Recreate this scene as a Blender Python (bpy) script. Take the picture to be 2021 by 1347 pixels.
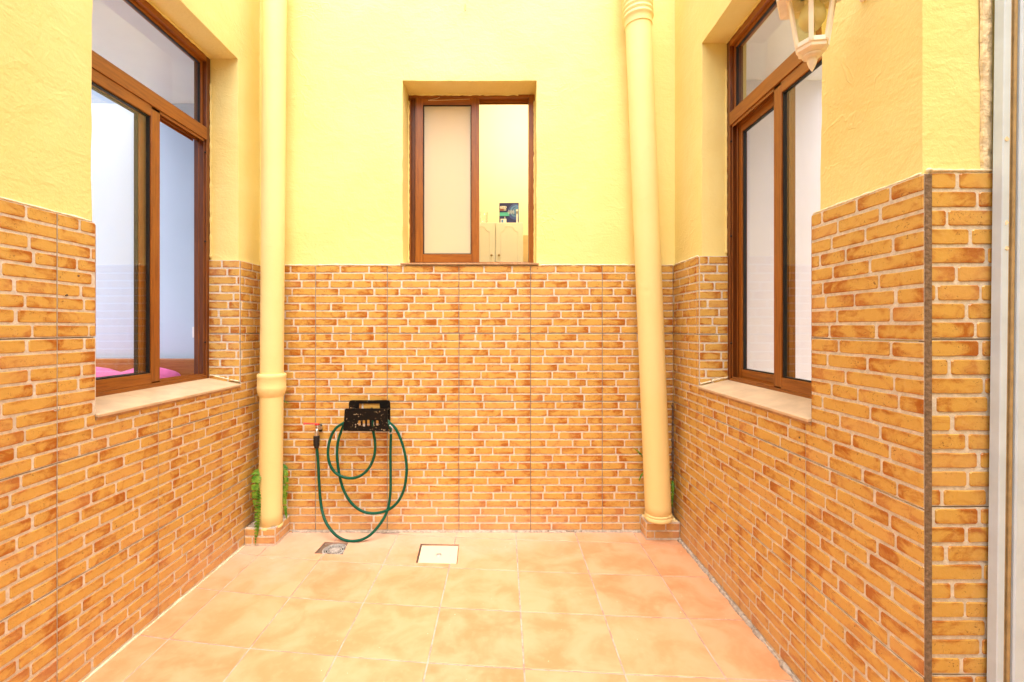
import bpy, bmesh, math, random
from mathutils import Vector, noise, Matrix
random.seed(7)
R = math.radians
S = bpy.context.scene
for o in list(bpy.data.objects): bpy.data.objects.remove(o)
COL = S.collection

# ------------------------------------------------------------ camera, sky, sun, exposure
H = 1.153            # eye height
F = 888.0            # focal length in photo pixels (photo 2021 wide)
YB = 2.547           # distance to back wall
XL, XR = -1.372, 0.9645
cam = bpy.data.cameras.new('camera'); cam.sensor_width = 36; cam.lens = F/2021*36
cam.shift_x = 17.5/2021; cam.shift_y = -25.5/2021; cam.clip_start = 0.02; cam.clip_end = 500
co = bpy.data.objects.new('camera', cam); COL.objects.link(co)
co.location = (0, 0, H); co.rotation_euler = (R(90), 0, 0); S.camera = co

SUN_EL, SUN_AZ = 68, 170
W = bpy.data.worlds.new('World'); S.world = W; W.use_nodes = True
wn = W.node_tree; wn.nodes.clear()
sky = wn.nodes.new('ShaderNodeTexSky'); sky.sky_type = 'NISHITA'; sky.sun_disc = False
sky.sun_elevation = R(SUN_EL); sky.sun_rotation = R(SUN_AZ)
sky.air_density = 1.0; sky.dust_density = 6.0; sky.ozone_density = 0.3
bg = wn.nodes.new('ShaderNodeBackground'); bg.inputs[1].default_value = 0.15
wo = wn.nodes.new('ShaderNodeOutputWorld')
wn.links.new(sky.outputs[0], bg.inputs[0]); wn.links.new(bg.outputs[0], wo.inputs[0])
sl = bpy.data.lights.new('sun', 'SUN'); sl.energy = 1.5; sl.angle = R(100); sl.color = (1.0, 0.95, 0.88)
so = bpy.data.objects.new('sun', sl); COL.objects.link(so)
a, e = R(SUN_AZ), R(SUN_EL)
d = Vector((math.sin(a)*math.cos(e), math.cos(a)*math.cos(e), math.sin(e)))
so.rotation_euler = d.to_track_quat('Z', 'Y').to_euler(); so.location = (0, 0, 8)
S.view_settings.view_transform = 'Standard'; S.view_settings.look = 'None'
S.view_settings.gamma = 1; S.view_settings.exposure = 1.35; S.view_settings.use_curve_mapping = False

# ------------------------------------------------------------ helpers
def tag(o, label=None, cat=None, group=None, kind=None):
    if label: o['label'] = label
    if cat: o['category'] = cat
    if group: o['group'] = group
    if kind: o['kind'] = kind
    return o

def empty(name, loc, label, cat, group=None, rz=0):
    o = bpy.data.objects.new(name, None); COL.objects.link(o); o.location = loc
    o.rotation_euler = (0, 0, rz); o.empty_display_size = .05
    return tag(o, label, cat, group)

def link(name, bm, mats, parent=None, smooth=False, recalc=True, bevel=0, keep=True):
    if bevel: bmesh.ops.bevel(bm, geom=list(bm.edges), offset=bevel, segments=1, affect='EDGES', profile=.5)
    if recalc: bmesh.ops.recalc_face_normals(bm, faces=list(bm.faces))
    me = bpy.data.meshes.new(name); bm.to_mesh(me); bm.free()
    if not isinstance(mats, (list, tuple)): mats = [mats]
    for m in mats: me.materials.append(m)
    if smooth: me.shade_smooth()
    o = bpy.data.objects.new(name, me); COL.objects.link(o)
    if parent:
        o.parent = parent
        # geometry is written in world space; parents are only translated
        t = Vector((0, 0, 0)); p = parent
        while p: t += p.location; p = p.parent
        if keep and t.length > 0: me.transform(Matrix.Translation(-t))
    return o

def box(bm, a, b, mi=0, M=None):
    (x0, y0, z0), (x1, y1, z1) = a, b
    vs = [(x, y, z) for x in (x0, x1) for y in (y0, y1) for z in (z0, z1)]
    v = [bm.verts.new(M(*p) if M else p) for p in vs]
    for f in ((0,1,3,2),(4,6,7,5),(0,4,5,1),(2,3,7,6),(0,2,6,4),(1,5,7,3)):
        bm.faces.new([v[i] for i in f]).material_index = mi

def prism(bm, pts, M0, M1, mi=0):
    """outline pts -> closed solid between maps M0(p) and M1(p)"""
    a = [bm.verts.new(M0(p)) for p in pts]; b = [bm.verts.new(M1(p)) for p in pts]
    n = len(pts)
    bm.faces.new(a).material_index = mi; bm.faces.new(b[::-1]).material_index = mi
    for i in range(n): bm.faces.new((a[i], b[i], b[(i+1) % n], a[(i+1) % n])).material_index = mi

def lathe(bm, prof, c, axis=Vector((0,0,1)), seg=24, phase=0, caps=True, mi=0):
    axis = Vector(axis).normalized(); q = Vector((0,0,1)).rotation_difference(axis)
    c = Vector(c); rings = []
    for r, h in prof:
        rings.append([bm.verts.new(c + q @ Vector((r*math.cos(phase+2*math.pi*i/seg), r*math.sin(phase+2*math.pi*i/seg), h))) for i in range(seg)])
    for k in range(len(rings)-1):
        for i in range(seg):
            bm.faces.new((rings[k][i], rings[k][(i+1)%seg], rings[k+1][(i+1)%seg], rings[k+1][i])).material_index = mi
    if caps:
        bm.faces.new(rings[0][::-1]).material_index = mi; bm.faces.new(rings[-1]).material_index = mi

def spline(pts, n=8):
    out = []
    P = [Vector(p) for p in pts]
    for i in range(len(P)-1):
        p0 = P[max(i-1,0)]; p1 = P[i]; p2 = P[i+1]; p3 = P[min(i+2,len(P)-1)]
        for k in range(n):
            t = k/n
            out.append(.5*((2*p1)+(-p0+p2)*t+(2*p0-5*p1+4*p2-p3)*t*t+(-p0+3*p1-3*p2+p3)*t*t*t))
    out.append(P[-1]); return out

def tube(bm, pts, r, seg=10, mi=0):
    P = [Vector(p) for p in pts]; n = len(P); up = Vector((0, 1, 0.01)); rings = []
    for i, p in enumerate(P):
        t = (P[min(i+1,n-1)]-P[max(i-1,0)]).normalized()
        s = t.cross(up).normalized(); u = s.cross(t).normalized()
        rr = r(i/(n-1)) if callable(r) else r
        rings.append([bm.verts.new(p+rr*(math.cos(2*math.pi*k/seg)*s+math.sin(2*math.pi*k/seg)*u)) for k in range(seg)])
    for i in range(n-1):
        for k in range(seg):
            bm.faces.new((rings[i][k], rings[i][(k+1)%seg], rings[i+1][(k+1)%seg], rings[i+1][k])).material_index = mi
    bm.faces.new(rings[0]); bm.faces.new(rings[-1][::-1])

def plate(bm, outer, holes, M, w0, w1):
    """flat plate with holes; outline in (u,z), thickness between w0 and w1"""
    edges = []
    for loop in [outer]+holes:
        vs = [bm.verts.new(M(u, w0, z)) for u, z in loop]
        for i in range(len(vs)): edges.append(bm.edges.new((vs[i], vs[(i+1)%len(vs)])))
    r = bmesh.ops.triangle_fill(bm, use_beauty=True, use_dissolve=False, edges=edges)
    faces = [g for g in r['geom'] if isinstance(g, bmesh.types.BMFace)]
    ex = bmesh.ops.extrude_face_region(bm, geom=faces)
    dv = Vector(M(0, w1, 0))-Vector(M(0, w0, 0))
    bmesh.ops.translate(bm, vec=dv, verts=[g for g in ex['geom'] if isinstance(g, bmesh.types.BMVert)])

def rrect(u0, u1, z0, z1, r, n=4):
    out = []
    for cx, cz, a0 in ((u1-r, z1-r, 0), (u0+r, z1-r, 90), (u0+r, z0+r, 180), (u1-r, z0+r, 270)):
        for k in range(n+1):
            t = R(a0+90*k/n); out.append((cx+r*math.cos(t), cz+r*math.sin(t)))
    return out

def at(px, py, Y):   # a point of the photo at a known distance from the eye
    return Vector(((px-993)/F*Y, Y, H-(py-648)/F*Y))

# ------------------------------------------------------------ materials
class NT:
    def __init__(s, name):
        s.m = bpy.data.materials.new(name); s.m.use_nodes = True; s.t = s.m.node_tree; s.t.nodes.clear()
        s.out = s.n('ShaderNodeOutputMaterial')
    def n(s, typ, **kw):
        x = s.t.nodes.new(typ)
        for k, v in kw.items(): setattr(x, k, v)
        return x
    def l(s, a, b): s.t.links.new(a, b)
    def val(s, sock, v):
        if isinstance(v, bpy.types.NodeSocket): s.l(v, sock)
        else:
            if isinstance(v, tuple) and len(v) == 3 and len(sock.default_value) == 4: v = (*v, 1)
            sock.default_value = v
    def pos(s, scale=(1,1,1)):
        g = s.n('ShaderNodeNewGeometry'); m = s.n('ShaderNodeMapping'); m.inputs['Scale'].default_value = scale
        s.l(g.outputs['Position'], m.inputs['Vector']); return m.outputs[0]
    def noise(s, vec, scale, detail=4, rough=.55, dist=0):
        x = s.n('ShaderNodeTexNoise'); s.l(vec, x.inputs['Vector']); x.inputs['Scale'].default_value = scale
        x.inputs['Detail'].default_value = detail; x.inputs['Roughness'].default_value = rough
        x.inputs['Distortion'].default_value = dist; return x.outputs['Fac']
    def ramp(s, fac, lo, hi, a=0., b=1.):
        x = s.n('ShaderNodeMapRange'); x.interpolation_type = 'SMOOTHSTEP'
        s.l(fac, x.inputs[0]); x.inputs[1].default_value = lo; x.inputs[2].default_value = hi
        x.inputs[3].default_value = a; x.inputs[4].default_value = b; return x.outputs[0]
    def mix(s, f, a, b, mode='MIX'):
        x = s.n('ShaderNodeMix', data_type='RGBA', blend_type=mode)
        s.val(x.inputs[0], f); s.val(x.inputs[6], a); s.val(x.inputs[7], b); return x.outputs[2]
    def math(s, op, a, b=0.):
        x = s.n('ShaderNodeMath', operation=op); s.val(x.inputs[0], a); s.val(x.inputs[1], b); return x.outputs[0]
    def bump(s, h, dist, strength=1.0, nrm=None):
        x = s.n('ShaderNodeBump'); s.l(h, x.inputs['Height']); x.inputs['Distance'].default_value = dist
        x.inputs['Strength'].default_value = strength
        if nrm: s.l(nrm, x.inputs['Normal'])
        return x.outputs[0]
    def bsdf(s, col, rough=.6, metal=0, spec=.5, normal=None, coat=0, sheen=0):
        b = s.n('ShaderNodeBsdfPrincipled'); s.val(b.inputs['Base Color'], col); s.val(b.inputs['Roughness'], rough)
        b.inputs['Metallic'].default_value = metal; b.inputs['Specular IOR Level'].default_value = spec
        b.inputs['Coat Weight'].default_value = coat; b.inputs['Coat Roughness'].default_value = .12
        if normal: s.l(normal, b.inputs['Normal'])
        s.l(b.outputs[0], s.out.inputs[0]); return b

def simple(name, col, rough=.5, metal=0, var=.12, nscale=30, bump=0.0, coat=0):
    t = NT(name); p = t.pos(); n = t.noise(p, nscale, 5)
    dark = tuple(c*(1-var) for c in col); lite = tuple(min(1, c*(1+var)) for c in col)
    c = t.mix(t.ramp(n, .3, .7), dark, lite)
    t.bsdf(c, rough, metal, normal=t.bump(n, .01, bump) if bump else None, coat=coat); return t.m

def plaster_mat(name, base, alt, bscale=1.0):
    t = NT(name); p = t.pos()
    big = t.noise(p, 2.2, 5, .6); med = t.noise(p, 9, 5, .6, .8); fine = t.noise(p, 90, 4, .6); grit = t.noise(p, 320, 2)
    tr = t.noise(t.pos((2.2, 2.2, 12)), 4, 4, .55, 1.2)       # trowel sweeps
    ridge = t.math('ABSOLUTE', t.math('SUBTRACT', t.noise(p, 5.5, 3, .55, .5), .5))
    ridge = t.ramp(ridge, .0, .022, 1, 0)
    rmask = t.ramp(t.noise(p, 1.9, 2), .55, .68)
    ridge = t.math('MULTIPLY', ridge, rmask)
    c = t.mix(t.ramp(big, .35, .7), base, alt)
    c = t.mix(t.ramp(med, .62, .8, 0, .35), c, tuple(x*.86 for x in base))
    h = t.math('ADD', t.math('MULTIPLY', med, .5), t.math('MULTIPLY', fine, .16))
    h = t.math('ADD', h, t.math('MULTIPLY', tr, .10)); h = t.math('ADD', h, t.math('MULTIPLY', grit, .035))
    h = t.math('ADD', h, t.math('MULTIPLY', ridge, .11))
    t.bsdf(c, .62, spec=.35, normal=t.bump(h, .014*bscale, .65)); return t.m

YEL = (.80, .61, .22)
m_plaster = plaster_mat('yellow_plaster', (.86, .71, .275), (.88, .755, .325))
m_pipe = plaster_mat('yellow_pipe_paint', (.86, .70, .31), (.88, .72, .34), .5)
m_white = simple('white_paint', (.90, .89, .88), .55, var=.03, nscale=3, bump=.05)
m_blue = simple('pale_blue_paint', (.50, .61, .78), .6, var=.02, nscale=2, bump=.04)
m_cream = simple('cream_paint', (.88, .80, .60), .6, var=.03, nscale=2, bump=.04)
m_lilac = simple('lilac_white_paint', (.82, .79, .84), .6, var=.03, nscale=2, bump=.04)

def brick_mat():
    t = NT('glazed_brick'); p = t.pos()
    at_ = t.n('ShaderNodeAttribute', attribute_name='tone'); rnd = t.n('ShaderNodeSeparateColor'); t.l(at_.outputs['Color'], rnd.inputs[0])
    r1, r2, r3 = rnd.outputs
    off = t.n('ShaderNodeVectorMath', operation='SCALE'); t.l(at_.outputs['Color'], off.inputs[0]); off.inputs['Scale'].default_value = 6
    add = t.n('ShaderNodeVectorMath', operation='ADD'); t.l(p, add.inputs[0]); t.l(off.outputs[0], add.inputs[1]); q = add.outputs[0]
    uv = t.n('ShaderNodeUVMap', uv_map='UVMap'); s = t.n('ShaderNodeSeparateXYZ'); t.l(uv.outputs[0], s.inputs[0])
    sq = t.n('ShaderNodeMapping'); t.l(q, sq.inputs['Vector']); sq.inputs['Scale'].default_value = (1, 1, 1.7)
    blot = t.noise(sq.outputs[0], 19, 5, .62, .9); fine = t.noise(q, 60, 5, .7); speck = t.noise(q, 150, 4, .7, 1.0)
    # printed scorching: strongest along one end and the lower edge of each brick
    ux = t.math('ABSOLUTE', t.math('SUBTRACT', s.outputs[0], r2))
    edge = t.ramp(ux, .30, 1.0, 0, .52)
    edge2 = t.ramp(t.math('ABSOLUTE', t.math('SUBTRACT', s.outputs[1], .5)), .12, .50, 0, .26)
    f = t.math('ADD', t.math('ADD', t.math('MULTIPLY', t.math('SUBTRACT', blot, .5), 2.4), .5), t.math('ADD', edge, edge2))
    f = t.math('ADD', f, t.math('MULTIPLY', t.math('SUBTRACT', r1, .5), .17))
    f = t.ramp(f, .44, 1.26)
    c = t.mix(f, (.62, .37, .085), (.38, .112, .008))
    c = t.mix(t.ramp(fine, .50, .72, 0, .38), c, (.68, .46, .17))
    c = t.mix(t.ramp(t.math('ADD', blot, r3), .95, 1.45, 0, .22), c, (.66, .36, .17))
    sp = t.ramp(speck, .585, .66, 0, .9); sp = t.math('MULTIPLY', sp, t.ramp(t.noise(q, 24, 2), .46, .60))
    c = t.mix(sp, c, (.15, .05, .015))
    # pinkish lime bloom rising from the floor
    z = t.n('ShaderNodeSeparateXYZ'); t.l(p, z.inputs[0])
    lim = t.math('ADD', t.math('MULTIPLY', z.outputs[2], -2.2), t.noise(p, 2.5, 4))
    c = t.mix(t.ramp(lim, .0, .5, 0, .42), c, (.62, .37, .21))
    h = t.math('ADD', t.math('MULTIPLY', fine, .5), t.math('MULTIPLY', blot, .5))
    t.bsdf(c, t.ramp(fine, .3, .7, .30, .48), spec=.5, normal=t.bump(h, .004, .45)); return t.m
m_brick = brick_mat()

def mortar_mat():
    t = NT('tile_mortar'); p = t.pos(); n = t.noise(p, 60, 5, .7); b = t.noise(p, 6, 4)
    c = t.mix(t.ramp(n, .35, .65), (.60, .55, .47), (.76, .71, .63))
    c = t.mix(t.ramp(b, .55, .75, 0, .4), c, (.50, .42, .33))
    t.bsdf(c, .75, normal=t.bump(n, .006, .5)); return t.m
m_mortar = mortar_mat()
m_joint = simple('dark_tile_joint', (.15, .10, .07), .9, var=.3, nscale=50)
m_edge = simple('raw_tile_edge', (.20, .135, .085), .85, var=.25, nscale=120, bump=.5)
m_cement = simple('rough_cement', (.44, .38, .32), .9, var=.3, nscale=60, bump=.8)
m_bead = simple('white_filler_bead', (.82, .72, .52), .7, var=.12, nscale=80, bump=.5)

def floor_mat():
    t = NT('terracotta_floor_tile'); p = t.pos()
    oi = t.n('ShaderNodeObjectInfo'); off = t.n('ShaderNodeVectorMath', operation='ADD')
    sc = t.n('ShaderNodeMath', operation='MULTIPLY'); t.l(oi.outputs['Random'], sc.inputs[0]); sc.inputs[1].default_value = 37
    cb = t.n('ShaderNodeCombineXYZ'); t.l(sc.outputs[0], cb.inputs[0]); t.l(sc.outputs[0], cb.inputs[1])
    t.l(p, off.inputs[0]); t.l(cb.outputs[0], off.inputs[1]); q = off.outputs[0]
    b = t.noise(q, 6, 4, .55, .5); f = t.noise(q, 30, 5, .6); s = t.noise(q, 220, 2)
    c = t.mix(t.ramp(b, .32, .68), (.72, .395, .23), (.585, .275, .125))
    c = t.mix(t.ramp(f, .45, .75, 0, .3), c, (.77, .46, .28))
    c = t.mix(t.ramp(oi.outputs['Random'], 0, 1, 0, .18), c, (.78, .47, .25))
    # lime bloom and washed-off dirt spreading from the back wall and drain
    z = t.n('ShaderNodeSeparateXYZ'); t.l(p, z.inputs[0])
    m = t.math('ADD', t.math('MULTIPLY', t.math('SUBTRACT', z.outputs[1], 2.02), 1.1), t.math('MULTIPLY', z.outputs[0], -.22))
    m = t.math('ADD', m, t.math('SUBTRACT', t.noise(p, 4, 5, .65), .5))
    c = t.mix(t.ramp(m, .15, .85, 0, .72), c, (.74, .50, .40))
    w = t.ramp(t.noise(p, 9, 6, .75), .60, .72); w = t.math('MULTIPLY', w, t.ramp(m, .0, .6, .02, .5))
    c = t.mix(w, c, (.80, .66, .58))
    sp = t.math('MULTIPLY', t.ramp(t.noise(p, 55, 2), .74, .77), .6)
    c = t.mix(sp, c, (.86, .72, .52))
    c = t.mix(t.ramp(t.noise(p, 33, 3), .73, .78, 0, .4), c, (.40, .17, .05))
    t.bsdf(c, t.ramp(f, .3, .7, .36, .55), spec=.45, normal=t.bump(t.math('ADD', f, t.math('MULTIPLY', s, .3)), .003, .3)); return t.m
m_floor = floor_mat()
def grout_mat():
    t = NT('pale_floor_grout'); p = t.pos(); n = t.noise(p, 14, 5, .7); g = t.noise(p, 90, 3)
    c = t.mix(t.ramp(n, .4, .62), (.62, .45, .39), (.40, .28, .23)); t.bsdf(c, .9, normal=t.bump(g, .004, .6)); return t.m
m_grout = grout_mat()

def wood_mat(name, axis, base=(.31, .098, .010), dark=(.19, .050, .005), bright=(.42, .150, .018)):
    t = NT(name); sc = [38, 38, 38]; sc[axis] = 2.2
    n = t.noise(t.pos(tuple(sc)), 3.0, 5, .65, .5); n2 = t.noise(t.pos(tuple(s*4 for s in sc)), 3, 3); b = t.noise(t.pos(), 4, 2)
    c = t.mix(t.ramp(n, .35, .68), base, dark); c = t.mix(t.ramp(n2, .5, .7, 0, .35), c, bright)
    c = t.mix(t.ramp(b, .4, .7, 0, .2), c, bright)
    t.bsdf(c, .34, spec=.5, normal=t.bump(n, .001, .3)); return t.m
m_wz = wood_mat('wood_vertical_grain', 2); m_wx = wood_mat('wood_sideways_grain', 0); m_wy = wood_mat('wood_lengthways_grain', 1)
m_wd = wood_mat('dark_wood_foil', 2, (.17, .046, .008), (.09, .022, .004), (.23, .07, .014))
m_head = wood_mat('headboard_wood', 0, (.38, .15, .04), (.27, .09, .02), (.46, .20, .06))
m_black = simple('black_rubber', (.006, .0055, .005), .6, var=.2)
m_chrome = simple('worn_chrome', (.62, .60, .58), .32, 1, var=.2, nscale=80)
m_red = simple('red_enamel', (.55, .03, .02), .4, var=.2, nscale=60)
m_metal = simple('dull_steel', (.50, .49, .48), .5, .3, var=.25, nscale=90)
def splatter(name, base, spec, lo=.70, scale=85, rough=.45):
    t = NT(name); p = t.pos(); c = t.mix(t.math('MULTIPLY', t.ramp(t.noise(p, scale, 3), lo, lo+.03), t.ramp(t.noise(p, 12, 2), .4, .6)), base, spec)
    t.bsdf(c, rough, spec=.2); return t.m
m_reel = splatter('paint_spattered_black_plastic', (.006, .0055, .005), (.60, .46, .28), .635)
m_hose = splatter('green_hose_rubber', (.002, .085, .052), (.45, .50, .40), .70, 110, .38)
m_hatch = splatter('cream_hatch_plate', (.80, .68, .48), (.45, .30, .18), .69, 120, .5)
def leaf_mat():
    t = NT('fern_leaf'); p = t.pos(); c = t.mix(t.ramp(t.noise(p, 45, 3), .35, .65), (.055, .22, .012), (.24, .43, .04))
    b = t.bsdf(c, .5); tr = t.n('ShaderNodeBsdfTranslucent'); t.l(c, tr.inputs[0]); ms = t.n('ShaderNodeMixShader'); ms.inputs[0].default_value = .3
    t.l(b.outputs[0], ms.inputs[1]); t.l(tr.outputs[0], ms.inputs[2]); t.l(ms.outputs[0], t.out.inputs[0]); return t.m
m_leaf = leaf_mat()
m_lantern = simple('cream_lantern_enamel', (.88, .81, .70), .42, var=.05, nscale=25, bump=.1)
m_sill = simple('beige_sill_tile', (.60, .44, .28), .5, var=.10, nscale=14, bump=.15)
m_silledge = simple('sill_tile_edge', (.46, .27, .14), .7, var=.2, nscale=40)
m_alu = simple('white_lacquered_aluminium', (.60, .74, .92), .38, var=.06, nscale=12, bump=.1)
m_bronze = simple('bronze_weather_strip', (.40, .29, .15), .45, var=.15, nscale=40)
def glass_mat(name, tint, refl=1.0):
    t = NT(name); tr = t.n('ShaderNodeBsdfTransparent'); tr.inputs[0].default_value = (*tint, 1)
    g = t.n('ShaderNodeBsdfGlossy'); g.inputs['Roughness'].default_value = .01
    lw = t.n('ShaderNodeLayerWeight'); lw.inputs[0].default_value = .5
    f = t.math('MULTIPLY', t.math('ADD', t.math('MULTIPLY', t.math('POWER', lw.outputs['Facing'], 5.0), .95), .045), refl); m = t.n('ShaderNodeMixShader')
    t.l(f, m.inputs[0]); t.l(tr.outputs[0], m.inputs[1]); t.l(g.outputs[0], m.inputs[2]); t.l(m.outputs[0], t.out.inputs[0]); return t.m
m_glass = glass_mat('window_glass', (.985, .99, .99), 1.15)
m_lglass = glass_mat('amber_tinted_lantern_glass', (.96, .94, .80), .5)
def frosted():
    t = NT('frosted_glass'); p = t.pos(); n = t.noise(p, 260, 2)
    b = t.bsdf((.88, .80, .62), .35, normal=t.bump(n, .002, .5)); tr = t.n('ShaderNodeBsdfTranslucent'); tr.inputs[0].default_value = (.95, .86, .68, 1)
    m = t.n('ShaderNodeMixShader'); m.inputs[0].default_value = .5
    t.l(b.outputs[0], m.inputs[1]); t.l(tr.outputs[0], m.inputs[2]); t.l(m.outputs[0], t.out.inputs[0]); return t.m
m_frost = frosted()

# ------------------------------------------------------------ wall frames of reference (u along wall, w into wall, z up)
ML = lambda u, w, z: Vector((XL-w, u, z))
MR = lambda u, w, z: Vector((XR+w, u, z))
MB_ = lambda u, w, z: Vector((u, YB+w, z))
MP = lambda u, w, z: Vector((u, 1.031+w, z))      # short return facing the eye
TT = 1.508          # top of tiling
WTOP = 3.35
THK = .235

def lines(a, b, extra, step):
    xs = sorted(set([round(a, 5), round(b, 5)]+[round(e, 5) for e in extra if a < e < b])); out = []
    for i in range(len(xs)-1):
        n = max(1, int(round((xs[i+1]-xs[i])/step)))
        out += [xs[i]+(xs[i+1]-xs[i])*k/n for k in range(n)]
    return out+[xs[-1]]

def plaster_wall(name, M, u0, u1, openings, w_face, label, step=.035, thk=THK):
    """openings: (ua, ub, za, zb). front face is gently uneven, edges of openings wobble"""
    us = lines(u0, u1, [e for o in openings for e in o[:2]], step)
    zs = lines(-.02, WTOP, [e for o in openings for e in o[2:]]+[TT], step)
    bm = bmesh.new(); inside = lambda u, z: any(o[0] < u < o[1] and o[2] < z < o[3] for o in openings)
    fr, bk = {}, {}
    def vf(i, j):
        if (i, j) not in fr:
            u, z = us[i], zs[j]; p = M(u, 0, z)
            n1 = noise.noise(p*1.6); n2 = noise.noise(p*6+Vector((5, 1, 2)))
            edge = 1 if any(abs(u-e) < 1e-4 and o[2]-.01 <= z <= o[3]+.01 for o in openings for e in o[:2]) or any(abs(z-e) < 1e-4 and o[0]-.01 <= u <= o[1]+.01 for o in openings for e in o[2:]) else 0
            du = edge*.004*noise.noise(p*14); dz = edge*.003*noise.noise(p*14+Vector((9, 9, 9)))
            ends = min(1, min(abs(u-u0), abs(u1-u))/.12)
            fr[i, j] = bm.verts.new(M(u+du, w_face-(.004*n1+.0018*n2)*ends+.003*edge, z+dz))
        return fr[i, j]
    def vb(i, j):
        if (i, j) not in bk: bk[i, j] = bm.verts.new(M(us[i], thk, zs[j]))
        return bk[i, j]
    NI, NJ = len(us)-1, len(zs)-1
    full = [[not inside((us[i]+us[i+1])/2, (zs[j]+zs[j+1])/2) for j in range(NJ)] for i in range(NI)]
    ok = lambda i, j: 0 <= i < NI and 0 <= j < NJ and full[i][j]
    for i in range(NI):
        for j in range(NJ):
            if not full[i][j]: continue
            bm.faces.new((vf(i,j), vf(i+1,j), vf(i+1,j+1), vf(i,j+1)))
            bm.faces.new((vb(i,j), vb(i,j+1), vb(i+1,j+1), vb(i+1,j)))
            for (di, dj, a, b) in ((-1,0,(i,j),(i,j+1)), (1,0,(i+1,j),(i+1,j+1)), (0,-1,(i,j),(i+1,j)), (0,1,(i,j+1),(i+1,j+1))):
                if not ok(i+di, j+dj): bm.faces.new((vf(*a), vf(*b), vb(*b), vb(*a)))
    o = link(name, bm, m_plaster)
    for p_ in o.data.polygons: p_.use_smooth = True
    o.data.set_sharp_from_angle(angle=R(35))
    return tag(o, label, 'wall')

# brick-effect tiles: measured joint patterns of two tile prints
PAT = [
 [(.257,.653),(.326,.764),(.215,.479,.806),(.18,.674),(.285,.604),(.16,.41,.785),(.27,.576),(.34,.694),(.18,.507,.757)],
 [(.229,.49,.82),(.3,.66),(.417,.72),(.208,.59,.84),(.38,.71),(.31,.81),(.19,.51,.78),(.22,.67),(.33,.74)],
 [(.35,.78),(.24,.6),(.41,.80),(.28,.52,.83),(.19,.62),(.36,.70),(.22,.47,.77),(.30,.71),(.25,.56,.82)],
]
TW, TH, NR = .4055, .3855, 9
RP = TH/NR

def brick_geo(bm, M, ua, ub, za, zb, w0, wt, tone, cutL, cutR, lay, uvl):
    """one raised brick face: ragged outline, sloped flanks"""
    rng = random.random
    n = max(1, int((ub-ua)/.035)); c = .0034 if zb-za > .014 else .0018
    cl = 0.0008 if cutL else c; cr = .0008 if cutR else c
    cl = min(cl, (ub-ua)*.3); cr = min(cr, (ub-ua)*.3)
    top, bot = [], []
    for k in range(1, n):
        t = k/n; top.append((ua+(ub-ua)*t, zb+(rng()-.5)*.0022)); bot.append((ua+(ub-ua)*t, za+(rng()-.5)*.0018))
    h = min(c, (zb-za)*.3)
    jl = 0 if cutL else (rng()-.5)*.003; jr = 0 if cutR else (rng()-.5)*.003
    out = [(ua+jl+cl, za), *bot, (ub+jr-cr, za+(rng()-.5)*.001), (ub+jr, za+(h if not cutR else .001)), (ub+jr, zb-(h if not cutR else .001)),
           (ub+jr-cr, zb), *top[::-1], (ua+jl+cl, zb+(rng()-.5)*.001), (ua+jl, zb-(h if not cutL else .001)), (ua+jl, za+(h if not cutL else .001))]
    cx, cz = (ua+ub)/2, (za+zb)/2; ins = .0022
    sx = 1-ins/max(.006, (ub-ua)/2); sz = 1-ins/max(.004, (zb-za)/2)
    low = [bm.verts.new(M(u, w0, z)) for u, z in out]
    inn = [(cx+(u-cx)*sx, cz+(z-cz)*sz) for u, z in out]
    up = [bm.verts.new(M(u, wt, z)) for u, z in inn]
    fs = [(bm.faces.new(up), inn)]
    N = len(out)
    for i in range(N):
        j = (i+1) % N
        fs.append((bm.faces.new((low[i], low[j], up[j], up[i])), None))
    L = max(.02, ub-ua)
    for f, _ in fs:
        for lp in f.loops:
            lp[lay] = (*tone, 1)
    for lp, (u, z) in zip(fs[0][0].loops, inn): lp[uvl].uv = ((u-ua)/L, (z-za)/.034)
    for k, (f, _) in enumerate(fs[1:]):
        j = (k+1) % N
        for lp, (u, z) in zip(f.loops, (out[k], out[j], inn[j], inn[k])): lp[uvl].uv = ((u-ua)/L, (z-za)/.034)

def new_bm():
    bm = bmesh.new(); return bm, bm.loops.layers.color.new('tone'), bm.loops.layers.uv.new('UVMap')

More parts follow.
